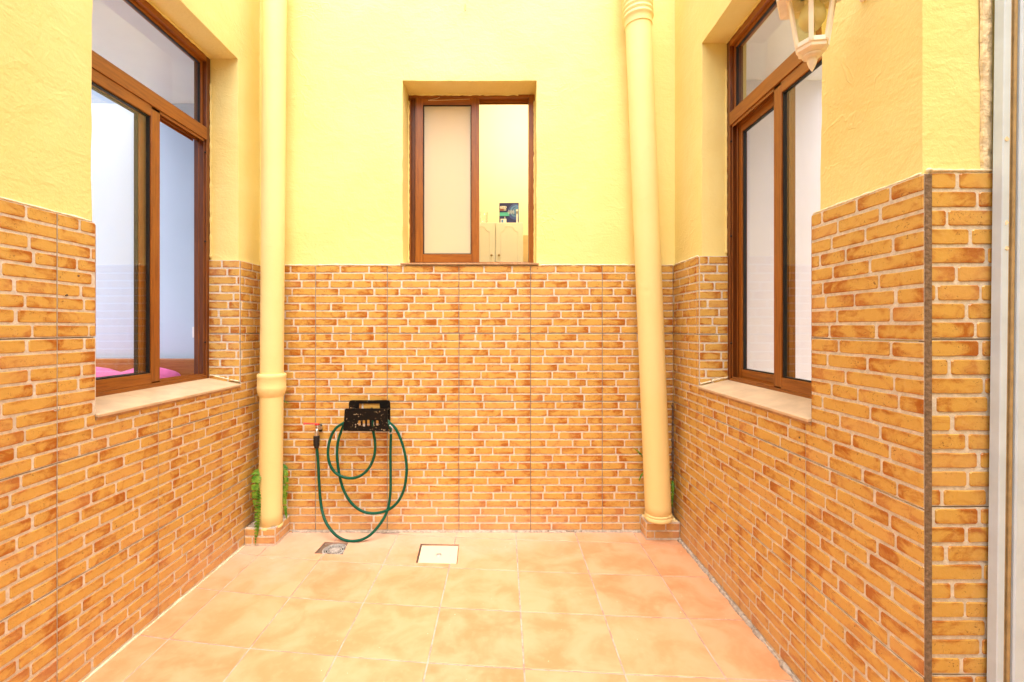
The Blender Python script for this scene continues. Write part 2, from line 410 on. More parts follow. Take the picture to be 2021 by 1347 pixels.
def tile_wall(M, wall, u_joints, zrows, allow, visible, w=0.0, seed=0, singles=300, depth=None):
    """u_joints: list of vertical joint positions; allow(zmid)->list of (ua,ub,zlo,zhi) clip boxes; w: face of the tile"""
    rnd = random.Random(seed); bricks = []
    for zt in zrows:                                  # top of each tile row
        for k in range(len(u_joints)-1):
            t0, t1 = u_joints[k], u_joints[k+1]
            pat = rnd.choice(PAT); flip = rnd.random() < .5
            bm = bmesh.new(); any_ = False; mine = []
            tilt = (rnd.random()-.5)*.0012
            full0 = (t0 if flip else t1) - (TW if not flip else 0)
            for r in range(NR):
                zb, za = zt-r*RP, zt-(r+1)*RP
                cuts = [c if not flip else 1-c for c in pat[r]]; cuts.sort()
                span0 = (t1-TW) if k == 0 else t0
                marks = [span0]+[span0+c*TW for c in cuts]+[span0+TW]
                for (ca, cb, cz0, cz1) in allow((za+zb)/2):
                    a, b = max(t0+.0015, ca), min(t1-.0015, cb)
                    zl = max(za + (.0015 if r == NR-1 else 0), cz0); zh = min(zb - (.0015 if r == 0 else 0), cz1)
                    if b-a < .006 or zh-zl < .004: continue
                    any_ = True
                    box(bm, (a, w-.009+.0085+tilt, zl), (b, w+.012, zh), M=M)
                    tone_z = za+.0038, zb-.0038
                    bl, bh = max(tone_z[0], zl), min(tone_z[1], zh)
                    if bh-bl < .005: continue
                    for i in range(len(marks)-1):
                        x0 = marks[i]+(.0036 if i > 0 else .0014); x1 = marks[i+1]-(.0036 if i < len(marks)-2 else .0014)
                        y0, y1 = max(x0, a), min(x1, b)
                        if y1-y0 < .010: continue
                        mine.append((y0, y1, bl, bh, w-.0003+tilt+.0004, w-.0030+tilt, (rnd.random(), rnd.random(), rnd.random()), i == 0 or y0 > x0+.001, i == len(marks)-2 or y1 < x1-.001))
            if not any_: bm.free(); continue
            tile = link('wall_tile', bm, m_mortar, wall)
            bricks += [(tile, x) for x in mine]
    def key(b):
        p = M((b[1][0]+b[1][1])/2, 0, (b[1][2]+b[1][3])/2)
        px = 993+F*p.x/max(.05, p.y); py = 648-F*(p.z-H)/max(.05, p.y)
        vis = p.y > .2 and 0 < px < 2021 and 0 < py < 1347
        return (0 if vis else 1, p.y if abs(p.y-YB) > .02 else -(b[1][1]-b[1][0]))
    bricks.sort(key=key)
    rest, lay2, uv2 = new_bm()
    for n, (tile, b) in enumerate(bricks):
        if n < singles:
            bm, lay, uvl = new_bm(); brick_geo(bm, M, *b[:6], b[6], b[7], b[8], lay, uvl); link('brick', bm, m_brick, tile)
        else: brick_geo(rest, M, *b[:6], b[6], b[7], b[8], lay2, uv2)
    if rest.faces: tag(link('bricks', rest, m_brick, wall), kind='stuff')
    else: rest.free()

def sheet(bm, M, u0, u1, z0, z1, w):
    bm.faces.new([bm.verts.new(M(*p)) for p in ((u0,w,z0),(u1,w,z0),(u1,w,z1),(u0,w,z1))])

def bead(M, pts, r, name, mat, parent, seed=1):
    """lumpy strip of filler along a line (u,w,z points)"""
    rnd = random.Random(seed); P = spline(pts, 14); Q = [M(*p) for p in P]; bm = bmesh.new()
    rr = [r*(.95+.9*noise.noise(Vector((i*.31, seed*3.7, 0)))+.15*rnd.random()) for i in range(len(Q))]; n = len(Q)
    tube(bm, Q, lambda t: rr[min(n-1, int(round(t*(n-1))))], 6)
    return link(name, bm, mat, parent, smooth=True)

ZR = [TT-TH*k for k in range(4)]
# ---- back wall
wb = plaster_wall('wall', MB_, XL-THK, XR+THK, [(-.572, .190, 1.522, 2.561)], .010,
    'yellow plastered wall facing the viewer, brick-effect tiles below and a small window in its middle')
bm = bmesh.new(); sheet(bm, MB_, XL, XR, 0, TT-.002, .0055); link('tile_adhesive', bm, m_joint, wb)
uj = [XL+.002, -1.061, -.6555, -.2500, .1555, .5610, XR-.002]
tile_wall(MB_, wb, uj, ZR, lambda z: [(XL+.004, XR-.004, 0, TT)], None, seed=3)
# ---- left wall
LO = (1.5116, 2.352, .862, 2.562)
wl = plaster_wall('wall', ML, -.62, YB+.01, [(LO[0]+.006, LO[1]+.004, .845, LO[3])], .012,
    'yellow and brick-tiled wall on the left with the half-open sliding window onto the bedroom')
bm = bmesh.new()
for r_ in ((-.6, LO[0], 0, TT), (LO[0], LO[1], 0, .843), (LO[1], YB, 0, TT)): sheet(bm, ML, r_[0], r_[1], r_[2], r_[3]-.002, .0055)
link('tile_adhesive', bm, m_joint, wl)
def allowL(z):
    if z > .87: return [(-.6, LO[0], 0, TT), (LO[1], YB-.002, 0, TT)]
    if z > .83: return [(-.6, LO[0], 0, TT), (LO[0], LO[1], 0, .845), (LO[1], YB-.002, 0, TT)]
    return [(-.6, YB-.002, 0, TT)]
uj = [1.3835-TW*k for k in range(4, -1, -1)]+[1.789, 2.1945, YB]
uj = [1.3835-TW*4.5]+uj
tile_wall(ML, wl, uj, ZR, allowL, None, seed=11)
# ---- right wall
RO = (1.404, 2.219, .868, 2.558)
wr = plaster_wall('wall', MR, 1.045, YB+.01, [(RO[0]-.018, RO[1], .850, RO[3])], .012,
    'yellow and brick-tiled wall on the right with a closed sliding window above a beige sill')
bm = bmesh.new()
for r_ in ((1.0315, RO[0], 0, TT), (RO[0], RO[1], 0, .848), (RO[1], YB, 0, TT)): sheet(bm, MR, r_[0], r_[1], r_[2], r_[3]-.002, .0055)
link('tile_adhesive', bm, m_joint, wr)
def allowR(z):
    if z > .87: return [(1.029, RO[0], 0, TT), (RO[1], YB-.002, 0, TT)]
    if z > .83: return [(1.029, RO[0], 0, TT), (RO[0], RO[1], 0, .85), (RO[1], YB-.002, 0, TT)]
    return [(1.029, YB-.002, 0, TT)]
uj = [1.0285, 1.432, 1.836, 2.2415, YB]
tile_wall(MR, wr, uj, ZR, allowR, None, seed=23)
# ---- short return at the right (faces the eye)
MPc = lambda u, w, z: Vector((u, 1.033+w, z))
wp = plaster_wall('wall', MPc, XR+.004, 1.50, [], .006, 'narrow yellow and brick-tiled return wall beside the white door frame at far right', thk=.3)
bm = bmesh.new(); sheet(bm, MPc, XR+.014, 1.48, 0, TT-.002, .004); link('tile_adhesive', bm, m_joint, wp)
tile_wall(MPc, wp, [XR+.0165-.20, XR+.0165-.20+TW, 1.48], [TT+.005-TH*k for k in range(4)], lambda z: [(XR+.0165, 1.48, 0, TT+.005)], None, w=.002, seed=5, singles=120)
bm = bmesh.new(); box(bm, (XR-.0003, 1.0275, 0), (XR+.0150, 1.0325, TT-.003)); box(bm, (XR+.0005, 1.0335, 0), (XR+.0145, 1.045, TT-.004))
link('tile_edge', bm, m_edge, wr)

bm = bmesh.new(); box(bm, (LO[0]+.0006, .0005, 1.126), (LO[0]+.0045, .030, TT-.008), M=ML); link('tile_edge', bm, m_silledge, wl)
bm = bmesh.new(); box(bm, (LO[0]+.0006, .0005, .870), (LO[0]+.0040, .030, 1.122), M=ML); link('tile_edge', bm, m_mortar, wl)
bm = bmesh.new(); box(bm, (RO[0]+.0006, .0005, .875), (RO[0]+.0045, .030, TT-.010), M=MR); link('tile_edge', bm, m_edge, wr)
# ---- tiled far jambs of the two side windows
def jamb(M, wall, u, wf, seed, zlo, side):
    """face parallel to the picture, at depth u, from wall face (w=0) to frame (w=wf)"""
    Mj = lambda a, w, z: M(u+w, a, z)                  # a: into wall, w: away from eye
    b2 = bmesh.new(); box(b2, (.0005, .0065, zlo), (wf, .010, TT-.004), M=Mj); link('tile_adhesive', b2, m_joint, wall)
    tile_wall(Mj, wall, [0.0-.22, -.22+TW], ZR, lambda z: [(.001, wf, zlo, TT)], None, w=0.0, seed=seed, singles=60)
jamb(ML, wl, LO[1]-.010, .158, 41, .875, -1)
jamb(MR, wr, RO[1]-.010, .138, 42, .885, 1)

# ---- walls out of view behind and beside the eye (they bounce light)
bm = bmesh.new()
for a_, b_ in (((XL-THK, -.89, -.02), (-.55, -.62, WTOP)), ((.55, -.89, -.02), (1.77, -.62, WTOP)), ((-.55, -.89, 2.1), (.55, -.62, WTOP))): box(bm, a_, b_)
tag(link('wall', bm, m_plaster), 'yellow plastered house wall with the doorway behind the viewer', 'wall')
bm = bmesh.new(); box(bm, (1.502, -.619, -.02), (1.77, 1.329, WTOP))
tag(link('wall', bm, m_plaster), 'plain yellow side wall beyond the white door frame, outside the right edge', 'wall')

# ---- filler beads, cement fillets, plaster lip over the tiles
rr = random.Random(4)
bead(MB_, [(XL+.1+i*.12, -.001+.002*rr.random(), TT+.004*rr.random()) for i in range(7)], .0045, 'filler_bead', m_bead, wb, 2)
bead(MB_, [(.21+i*.125, -.001, TT+.003*rr.random()) for i in range(7)], .0045, 'filler_bead', m_bead, wb, 3)
bead(ML, [(.3+i*.2, .001, TT+.002*rr.random()) for i in range(7)], .0035, 'filler_bead', m_bead, wl, 4)
bead(MR, [(1.04+i*.119, .001, TT+.002*rr.random()) for i in range(4)], .0035, 'filler_bead', m_bead, wr, 5)
bead(MR, [(2.23+i*.1, .001, TT+.002*rr.random()) for i in range(4)], .0045, 'filler_bead', m_bead, wr, 6)
bead(MPc, [(XR+.01+i*.09, .002, TT+.006+.002*rr.random()) for i in range(6)], .004, 'filler_bead', m_bead, wp, 7)
bead(MB_, [(.25+i*.1, -.003, .002) for i in range(3)], .006, 'cement_fillet', m_edge, wb, 17)
bead(ML, [(.0+i*.2, -.004, .001) for i in range(13)], .0045, 'filler_bead', m_bead, wl, 8)
bead(MR, [(1.03+i*.15, -.006, .0) for i in range(11)], .010, 'cement_fillet', m_cement, wr, 9)
bead(MB_, [(XL+.18+i*.15, -.004, .0) for i in range(15)], .008, 'cement_fillet', m_cement, wb, 10)
bead(ML, [(LO[1]-.012, .002+i*.05, .876+i*.011) for i in range(4)], .004, 'filler_bead', m_bead, wl, 12)
bead(MR, [(RO[1]-.012, .002+i*.045, .880+i*.011) for i in range(4)], .004, 'filler_bead', m_bead, wr, 13)

bead(MB_, [(XR-.006, -.006, .10+.07*i) for i in range(10)], .006, 'dirt_shade_joint', m_joint, wb, 15)
bead(MB_, [(XL+.004, -.004, .12+.1*i) for i in range(13)], .003, 'dirt_shade_joint', m_joint, wb, 16)  # left bead puts the pipe gap's shade into dark colour; right is stained cement
# ------------------------------------------------------------ floor
bm = bmesh.new(); box(bm, (XL-.1, -1.2, -.10), (1.8, YB+.1, -.0022))
floor = tag(link('floor', bm, m_grout), kind='structure')
CX = [-1.36, -1.076, -.792, -.509, -.226, .0615, .352, .637, .922, 1.21, 1.49]
OF = [.00006, 0, -.000047, -.000084, -.000115, -.000142, -.000165, -.000183, -.000198, -.00021, -.00022]
RB = [.00285, .00254, .00223, .00193, .00163, .00133, .00103, .00073, .00043, .00013, -.00017, -.00047]
rj = random.Random(9)
def gp(i, j):
    return Vector((CX[i]*H, F*H*(RB[j]+OF[i]), 0))
# recesses in the floor
def fl(px, py):      # point of the floor
    Y = F*H/(py-648); return Vector(((px-993)/F*Y, Y, 0))
drain_q = [fl(641, 1069.8), fl(688, 1071), fl(676, 1095), fl(620.4, 1092.5)]
hatch_q = [fl(830, 1073.6), fl(906, 1074.8), fl(902.5, 1113), fl(820.6, 1111)]
def cutter(q):
    bm = bmesh.new(); prism(bm, q, lambda p: p+Vector((0, 0, -.03)), lambda p: p+Vector((0, 0, .05))); return link('cutter', bm, m_grout)
cut = [cutter(drain_q), cutter(hatch_q)]
def carve(o):
    for c in cut:
        m = o.modifiers.new('b', 'BOOLEAN'); m.operation = 'DIFFERENCE'; m.object = c; m.solver = 'EXACT'
    dg = bpy.context.evaluated_depsgraph_get(); dg.update()
    me = bpy.data.meshes.new_from_object(o.evaluated_get(dg)); o.modifiers.clear(); o.data = me
carve(floor)
for i in range(len(CX)-1):
    for j in range(len(RB)-1):
        q = [gp(i, j+1), gp(i+1, j+1), gp(i+1, j), gp(i, j)]
        c = sum(q, Vector())/4
        if c.y > YB+.12 or c.y < -1.05 or c.x < XL-.16: continue
        g = .0028; dz = (rj.random()-.5)*.0010; tx = (rj.random()-.5)*.0025; ty = (rj.random()-.5)*.0025
        def ins(p, g):
            s = Vector((g if p.x < c.x else -g, g if p.y < c.y else -g, 0)); return p+s
        bm = bmesh.new(); qq = [ins(p, g) for p in q]
        zt = lambda p: dz+(p.x-c.x)*tx+(p.y-c.y)*ty
        a0 = [bm.verts.new(p+Vector((0, 0, -.008))) for p in qq]; a1 = [bm.verts.new(p+Vector((0, 0, -.0012+zt(p)))) for p in qq]
        a2 = [bm.verts.new(ins(p, .0022)+Vector((0, 0, zt(p)))) for p in qq]
        for A, B in ((a0, a1), (a1, a2)):
            for k in range(4): bm.faces.new((A[k], A[(k+1)%4], B[(k+1)%4], B[k]))
        bm.faces.new(a2); bm.faces.new(a0[::-1])
        t = link('floor_tile', bm, m_floor, floor)
        if any(abs(c.x-k.x) < .5 and abs(c.y-k.y) < .5 for k in (drain_q[0], hatch_q[0])): carve(t)
for c in cut: bpy.data.objects.remove(c)

# drain grate
dc = sum(drain_q, Vector())/4
dr = empty('floor_drain', dc+Vector((0, 0, -.02)), 'round steel drain grate set in a square hole in the floor below the hose', 'floor drain')
bm = bmesh.new(); q = drain_q
def shr(q, f): c = sum(q, Vector())/4; return [c+(p-c)*f for p in q]
prism(bm, shr(q, .985), lambda p: p+Vector((0,0,-.022)), lambda p: p+Vector((0,0,-.014))); link('drain_tray', bm, m_edge, dr)
dcr = dc+Vector((.012, -.004, 0)); rad = .062
bm = bmesh.new(); lathe(bm, [(rad, -.0138), (rad, -.006), (rad*.9, -.004), (rad*.88, -.008), (rad*.86, -.0137)], dcr, seg=40, caps=False); link('rim', bm, m_metal, dr, smooth=False)
bm = bmesh.new()
lathe(bm, [(.001, -.0085), (rad*.42, -.0085), (rad*.42, -.012)], dcr, seg=32, caps=False)
for r0, r1 in ((.50, .58), (.71, .78)):
    for k in range(8):
        a0 = 2*math.pi*k/8+.06; a1 = a0+2*math.pi/8-.30; ring = []
        pts = [(r1*rad, a0+(a1-a0)*t/4) for t in range(5)]+[(r0*rad, a1-(a1-a0)*t/4) for t in range(5)]
        prism(bm, pts, lambda p: dcr+Vector((p[0]*math.cos(p[1]), p[0]*math.sin(p[1]), -.0125)), lambda p: dcr+Vector((p[0]*math.cos(p[1]), p[0]*math.sin(p[1]), -.009)))
for k in range(8):
    a0 = 2*math.pi*k/8-.09; pts = [(.42*rad, a0-.07), (.88*rad, a0-.03), (.88*rad, a0+.06), (.42*rad, a0+.1)]
    prism(bm, pts, lambda p: dcr+Vector((p[0]*math.cos(p[1]), p[0]*math.sin(p[1]), -.0126)), lambda p: dcr+Vector((p[0]*math.cos(p[1]), p[0]*math.sin(p[1]), -.0088)))
link('grate', bm, m_metal, dr)
bm = bmesh.new(); lathe(bm, [(rad*.85, -.0135), (.001, -.0135)], dcr, seg=32, caps=False); link('drain_hole', bm, m_black, dr)
# hatch
hc = sum(hatch_q, Vector())/4
ht = empty('floor_hatch', hc, 'square cream inspection hatch with a small round pull, let into the floor tiles', 'hatch')
bm = bmesh.new()
qq = shr(hatch_q, .935); qq = [p+Vector((.003, -.003, 0)) for p in qq]
prism(bm, qq, lambda p: p+Vector((0,0,-.02)), lambda p: p+Vector((0,0,-.004))); link('plate', bm, m_hatch, ht, bevel=.0012)
bm = bmesh.new(); prism(bm, shr(hatch_q, .999), lambda p: p+Vector((0,0,-.028)), lambda p: p+Vector((0,0,-.021))); link('hatch_bed', bm, m_joint, ht)
pl = fl(866, 1095)
bm = bmesh.new(); lathe(bm, [(.001, .0025), (.010, .002), (.0155, -.0005), (.017, -.0042)], pl, seg=24, caps=False); link('pull', bm, m_metal, ht, smooth=True)
bm = bmesh.new(); box(bm, (pl.x-.011, pl.y-.0016, .0018), (pl.x+.011, pl.y+.0016, .0040)); link('pull_slot', bm, m_joint, ht)

# ------------------------------------------------------------ windows
def ring(bm, M, u0, u1, z0, z1, w0, w1, tu, tt, tb, mH):
    """rectangular frame; stiles get material 0, rails material mH"""
    box(bm, (u0, w0, z0), (u0+tu, w1, z1), 0, M); box(bm, (u1-tu, w0, z0), (u1, w1, z1), 0, M)
    box(bm, (u0+tu, w0+.0004, z1-tt), (u1-tu, w1, z1), mH, M); box(bm, (u0+tu, w0+.0004, z0), (u1-tu, w1, z0+tb), mH, M)

def sash(M, win, u0, u1, z0, z1, w0, mats, glass=None, tu=.050, tt=.045, tb=.045):
    bm = bmesh.new(); ring(bm, M, u0, u1, z0, z1, w0, w0+.026, tu, tt, tb, 1); link('sash', bm, mats, win, bevel=.0015)
    g = .005; a, b, c, d_ = u0+tu, u1-tu, z0+tb, z1-tt
    bm = bmesh.new(); ring(bm, M, a+.0003, b-.0003, c+.0003, d_-.0003, w0+.006, w0+.020, g, g, g, 0); link('gasket', bm, m_black, win)
    bm = bmesh.new(); box(bm, (a+.002, w0+.012, c+.002), (b-.002, w0+.016, d_-.002), 0, M); link('pane', bm, glass or m_glass, win)

def side_window(M, wall, o, wf, trans, near, far, mats, slid, label):
    u0, u1, _, z1 = o; z0 = .889; ta, tb = trans
    bm = bmesh.new()
    # outer frame in two stepped profiles
    box(bm, (u0+.001, wf, z0), (u0+.030, wf+.066, z1-.004), 0, M); box(bm, (u1-.030, wf, z0), (u1-.001, wf+.066, z1-.004), 2, M)
    box(bm, (u0+.030, wf+.0005, z1-.034), (u1-.030, wf+.066, z1-.004), 1, M)
    box(bm, (u0+.030, wf+.0005, z0), (u1-.030, wf+.066, z0+.020), 1, M)
    box(bm, (u0+.030, wf-.002, ta), (u1-.030, wf+.066, tb), 1, M)
    for du in (.030, .046):                              # guide rails in the jamb and bottom
        box(bm, (u1-du-.006, wf+.010+(du-.03), z0+.02), (u1-du, wf+.016+(du-.03), ta), 2, M)
    for w_ in (.004, .031, .058): box(bm, (u0+.030, wf+w_, z0+.020), (u1-.046, wf+w_+.003, z0+.030), 1, M)
    for w_ in (.004, .031, .058): box(bm, (u0+.030, wf+w_, ta-.014), (u1-.046, wf+w_+.003, ta), 1, M)
    win = link('window', bm, mats+[m_wd], wall, bevel=.0012); tag(win, label)
    # fixed light above the transom
    bm = bmesh.new(); ring(bm, M, u0+.030, u1-.030, tb, z1-.034, wf+.020, wf+.040, .014, .014, .014, 1); link('glazing_bead', bm, mats, win, bevel=.001)
    bm = bmesh.new(); ring(bm, M, u0+.044, u1-.044, tb+.014, z1-.048, wf+.024, wf+.036, .004, .004, .004, 0); link('gasket', bm, m_black, win)
    bm = bmesh.new(); box(bm, (u0+.046, wf+.028, tb+.016), (u1-.046, wf+.032, z1-.050), 0, M); link('pane', bm, m_glass, win)
    sash(M, win, near[0], near[1], z0+.022, ta-.001, wf+.004, mats)
    sash(M, win, far[0], far[1], z0+.022, ta-.001, wf+.034, mats)
    bm = bmesh.new()
    for z in (2.06, 1.60, 1.08): lathe(bm, [(.005, 0), (.005, .004), (.001, .006)], M(u1-.0305, wf+.006, z), axis=(0, -1, 0), seg=10)
    link('screw_cap', bm, m_black, win, smooth=True)
    # sloping sill of beige tiles
    n = 3
    bm = bmesh.new(); e0, e1 = u0+.001, u1-.012
    for k in range(n):
        a, b = e0+(e1-e0)*k/n+.0007, e0+(e1-e0)*(k+1)/n-.0007
        pts = [(-.012, o[2]-.010), (wf-.001, o[2]+.022), (wf-.001, o[2]+.032), (-.012, o[2]+.000)]
        prism(bm, pts, lambda p: M(a, p[0], p[1]), lambda p: M(b, p[0], p[1]))
    s = link('sill', bm, m_sill, wall, bevel=.001)
    bm = bmesh.new(); prism(bm, [(-.006, o[2]-.019), (wf, o[2]-.016), (wf, o[2]+.021), (-.006, o[2]-.0105)], lambda p: M(e0, p[0], p[1]), lambda p: M(e1, p[0], p[1])); link('sill_bed', bm, m_silledge, wall)
    # filler round the frame
    for k, pts in enumerate(([(u1-.003, wf-.003, 1.52+i*.13) for i in range(8)], [(u1-.003-i*.1, wf-.003, z1-.003) for i in range(8)])):
        bead(M, pts, .0045, 'filler_bead', m_plaster, wall, 60+k)
    return win

side_window(ML, wl, LO, .158, (2.124, 2.187), (LO[0]+.02, 2.012), (LO[0]+.03, 1.985), [m_wz, m_wy], True, 'brown framed sliding window, slid half open')
side_window(MR, wr, RO, .138, (2.136, 2.200), (RO[0]+.02, 1.840), (1.788, 2.192), [m_wz, m_wy], False, 'brown framed sliding window, closed')
# back window
u0, u1, z0, z1, wf = -.572, .190, 1.522, 2.561, .165
bm = bmesh.new()
box(bm, (u0, wf, z0), (u0+.014, wf+.066, z1+.004), 0, MB_); box(bm, (u1-.036, wf, z0), (u1, wf+.066, z1+.004), 0, MB_)
box(bm, (u0+.014, wf+.0005, z1-.018), (u1-.036, wf+.066, z1+.004), 1, MB_); box(bm, (u0+.014, wf+.0005, z0), (u1-.036, wf+.066, z0+.026), 1, MB_)
for w_ in (.031, .058):
    box(bm, (u0+.014, wf+w_, z1-.032), (u1-.036, wf+w_+.003, z1-.018), 1, MB_); box(bm, (u0+.014, wf+w_, z0+.026), (u1-.036, wf+w_+.003, z0+.034), 1, MB_)
box(bm, (u0+.014, wf+.02, z0+.026), (u0+.042, wf+.060, z1-.018), 2, MB_)
wbk = link('window', bm, [m_wz, m_wx, m_wd], wb, bevel=.0012); tag(wbk, 'small brown framed window with its right half open onto the bathroom')
sash(MB_, wbk, -.530, -.145, z0+.028, z1-.019, wf+.003, [m_wz, m_wx], m_frost, tu=.0465, tt=.040, tb=.049)
sash(MB_, wbk, -.500, -.160, z0+.032, z1-.030, wf+.034, [m_wz, m_wx], m_frost, tu=.0465, tt=.040, tb=.049)
bm = bmesh.new()
for k in range(6):
    a, b = -.580+.1305*k, -.580+.1305*(k+1)-.001
    prism(bm, [(-.012, 1.511), (wf, 1.513), (wf, 1.523), (-.012, 1.5205)], lambda p: MB_(a, p[0], p[1]), lambda p: MB_(b, p[0], p[1]))
link('sill', bm, m_silledge, wb, bevel=.001)
for k, pts in enumerate(([(u1-.002, wf-.004, 1.54+i*.14) for i in range(8)], [(u0+.004+i*.11, wf-.004, z1-.003) for i in range(7)], [(u0+.003, wf-.004, 1.54+i*.14) for i in range(8)])):
    bead(MB_, pts, .005, 'filler_bead', m_plaster, wb, 80+k)
bm = bmesh.new()
tube(bm, spline([at(1180/3.13+770-220, 196, 2.70), at(848, 199, 2.685), at(862, 195, 2.69), at(868, 192, 2.70)], 6), .0008, 5)
link('loose_thread', bm, m_bead, wb)
# hooks and screw holes left in the walls
bm = bmesh.new(); tube(bm, spline([at(918, 8, YB+.01), at(918, 12, YB-.02), at(917.5, 18, YB-.03), at(919, 23, YB-.028)], 5), .0016, 6); link('nail', bm, m_edge, wb)
Yh = F*1.372/(993-105); bm = bmesh.new(); tube(bm, spline([at(100, 811, Yh), at(104, 811, Yh)+Vector((.012, 0, 0)), at(107, 808, Yh)+Vector((.018, 0, 0)), at(107.5, 804, Yh)+Vector((.016, 0, 0))], 5), .0014, 6); link('hook', bm, m_metal, wl)
def plug(M, wall, u, z):
    bm = bmesh.new(); c = M(u, .001, z); ax = M(0, -1, 0)-M(0, 0, 0); lathe(bm, [(.0035, 0), (.0035, .0052), (.0012, .0052), (.001, .001)], c, ax, 10); link('wall_plug', bm, m_joint, wall)
plug(ML, wl, F*1.372/(993-130), H-(583-648)/F*(F*1.372/(993-130)))
plug(ML, wl, F*1.372/(993-153), H-(545-648)/F*(F*1.372/(993-153)))
for px, py in ((1580, 864), (1581, 907)):
    Y = F*XR/(px-993); plug(MR, wr, Y, H-(py-648)/F*Y)

# ------------------------------------------------------------ rooms behind the windows
# bedroom (left)
bm = bmesh.new(); box(bm, (-4.6, 3.2, -.02), (XL-THK-.001, 3.35, 2.75)); br = tag(link('bedroom_wall', bm, m_blue), kind='structure')
bm = bmesh.new(); box(bm, (-4.6, .2, -.06), (XL-THK-.001, 3.2, -.021)); tag(link('bedroom_floor', bm, m_white), kind='structure')
bm = bmesh.new(); box(bm, (-2.50, .2, 2.751), (XL-THK-.001, 3.35, 2.85)); tag(link('bedroom_ceiling', bm, m_white), kind='structure')
bm = bmesh.new(); box(bm, (-4.6, .05, -.02), (XL-THK-.001, .199, 2.75)); tag(link('bedroom_wall', bm, m_white), kind='structure')
bed = empty('bed', (-2.9, 2.2, 0), 'bed with a brown wooden headboard and pink bedding seen through the left window', 'bed')
bm = bmesh.new(); box(bm, (-3.75, 3.13, .0), (-2.145, 3.165, .940)); link('headboard', bm, m_head, bed, bevel=.006)
bm = bmesh.new(); box(bm, (-3.70, 1.15, .02), (-2.19, 3.12, .45)); link('bed_frame', bm, m_head, bed, bevel=.01)
m_pink = simple('pink_cotton', (.80, .16, .42), .8, var=.08, nscale=9, bump=.2)
m_sheet = simple('blue_white_sheet', (.62, .72, .85), .8, var=.2, nscale=25, bump=.1)
def cushion(bm, c, s, n=12, p=2.6):
    vs = {}
    for i in range(n+1):
        th = math.pi*i/n
        for j in range(2*n):
            ph = math.pi*j/n
            f = lambda v: math.copysign(abs(v)**(2/p), v)
            q = Vector((f(math.sin(th))*f(math.cos(ph)), f(math.sin(th))*f(math.sin(ph)), math.cos(th)))
            w = noise.noise(q*2.3+Vector(c))*.12
            vs[i, j] = bm.verts.new(Vector((c[0]+q.x*s[0], c[1]+q.y*s[1], c[2]+q.z*s[2]*(1+w*2.2))))
    for i in range(n):
        for j in range(2*n): bm.faces.new((vs[i,j], vs[i+1,j], vs[i+1,(j+1)%(2*n)], vs[i,(j+1)%(2*n)]))
    bmesh.ops.remove_doubles(bm, verts=list(bm.verts), dist=.0005)
bm = bmesh.new(); cushion(bm, (-2.95, 2.13, .56), (.76, .97, .19), 14, 6); link('mattress', bm, m_sheet, bed, smooth=True)
bm = bmesh.new(); cushion(bm, (-2.95, 1.75, .62), (.79, .62, .12), 14, 5); link('pink_cover', bm, m_pink, bed, smooth=True)
for x, s in ((-2.78, .29), (-2.345, .195)):
    bm = bmesh.new(); cushion(bm, (x, 2.96, .800), (s, .15, .092), 12, 2.6); link('pillow', bm, m_pink, bed, smooth=True)
sw = empty('light_switch', (-2.17, 3.198, 1.12), 'small white light switch on the pale blue bedroom wall', 'light switch')
bm = bmesh.new(); box(bm, (-2.205, 3.190, 1.085), (-2.128, 3.199, 1.162)); link('face_plate', bm, m_white, sw, bevel=.002)
bm = bmesh.new(); box(bm, (-2.190, 3.184, 1.100), (-2.143, 3.1895, 1.147)); link('rocker', bm, m_white, sw, bevel=.002)
# room behind right window
bm = bmesh.new(); box(bm, (XR+THK+.001, 2.9, -.02), (4.2, 3.0, 2.75)); tag(link('side_room_wall', bm, m_lilac), kind='structure')
bm = bmesh.new(); box(bm, (2.9, 1.331, -.02), (3.0, 2.899, 2.75)); tag(link('side_room_wall', bm, m_lilac), kind='structure')
bm = bmesh.new(); box(bm, (XR+THK+.001, 1.331, 2.751), (2.12, 3.0, 2.85)); tag(link('side_room_ceiling', bm, m_white), kind='structure')
bm = bmesh.new(); box(bm, (XR+THK+.001, 1.331, -.06), (4.2, 3.0, -.021)); tag(link('side_room_floor', bm, m_white), kind='structure')
bm = bmesh.new(); box(bm, (1.771, -.6, -.02), (4.2, -.5, 2.75)); tag(link('side_room_wall', bm, m_lilac), kind='structure')
# bathroom behind the back window
yb = YB+THK+.001
bm = bmesh.new(); box(bm, (-1.20, 4.0, -.02), (1.10, 4.1, 3.25)); tag(link('bathroom_wall', bm, m_cream), kind='structure')
bm = bmesh.new(); box(bm, (-1.30, yb, -.02), (-1.201, 4.1, 3.25)); tag(link('bathroom_wall', bm, m_cream), kind='structure')
bm = bmesh.new(); box(bm, (1.101, yb, -.02), (1.20, 4.1, 3.25)); tag(link('bathroom_wall', bm, m_cream), kind='structure')
bm = bmesh.new(); box(bm, (-1.30, yb, 3.251), (1.20, 4.1, 3.34)); tag(link('bathroom_ceiling', bm, m_cream), kind='structure')
bm = bmesh.new(); box(bm, (-1.30, yb, -.06), (1.20, 4.1, -.021)); tag(link('bathroom_floor', bm, m_sill), kind='structure')
m_dado = simple('peach_bathroom_tile', (.70, .50, .28), .3, var=.1, nscale=14)
bm = bmesh.new(); box(bm, (-1.19, 3.985, 0), (1.09, 3.999, 1.975)); tag(link('bathroom_tiling', bm, m_dado), kind='structure')
lb = empty('ceiling_lamp', (.25, 3.25, 3.25), 'lit round ceiling lamp of the bathroom, above the small back window', 'lamp')
bm = bmesh.new(); lathe(bm, [(.12, 0), (.12, -.03), (.10, -.05), (.001, -.06)], (.25, 3.25, 3.249), seg=24, caps=False)
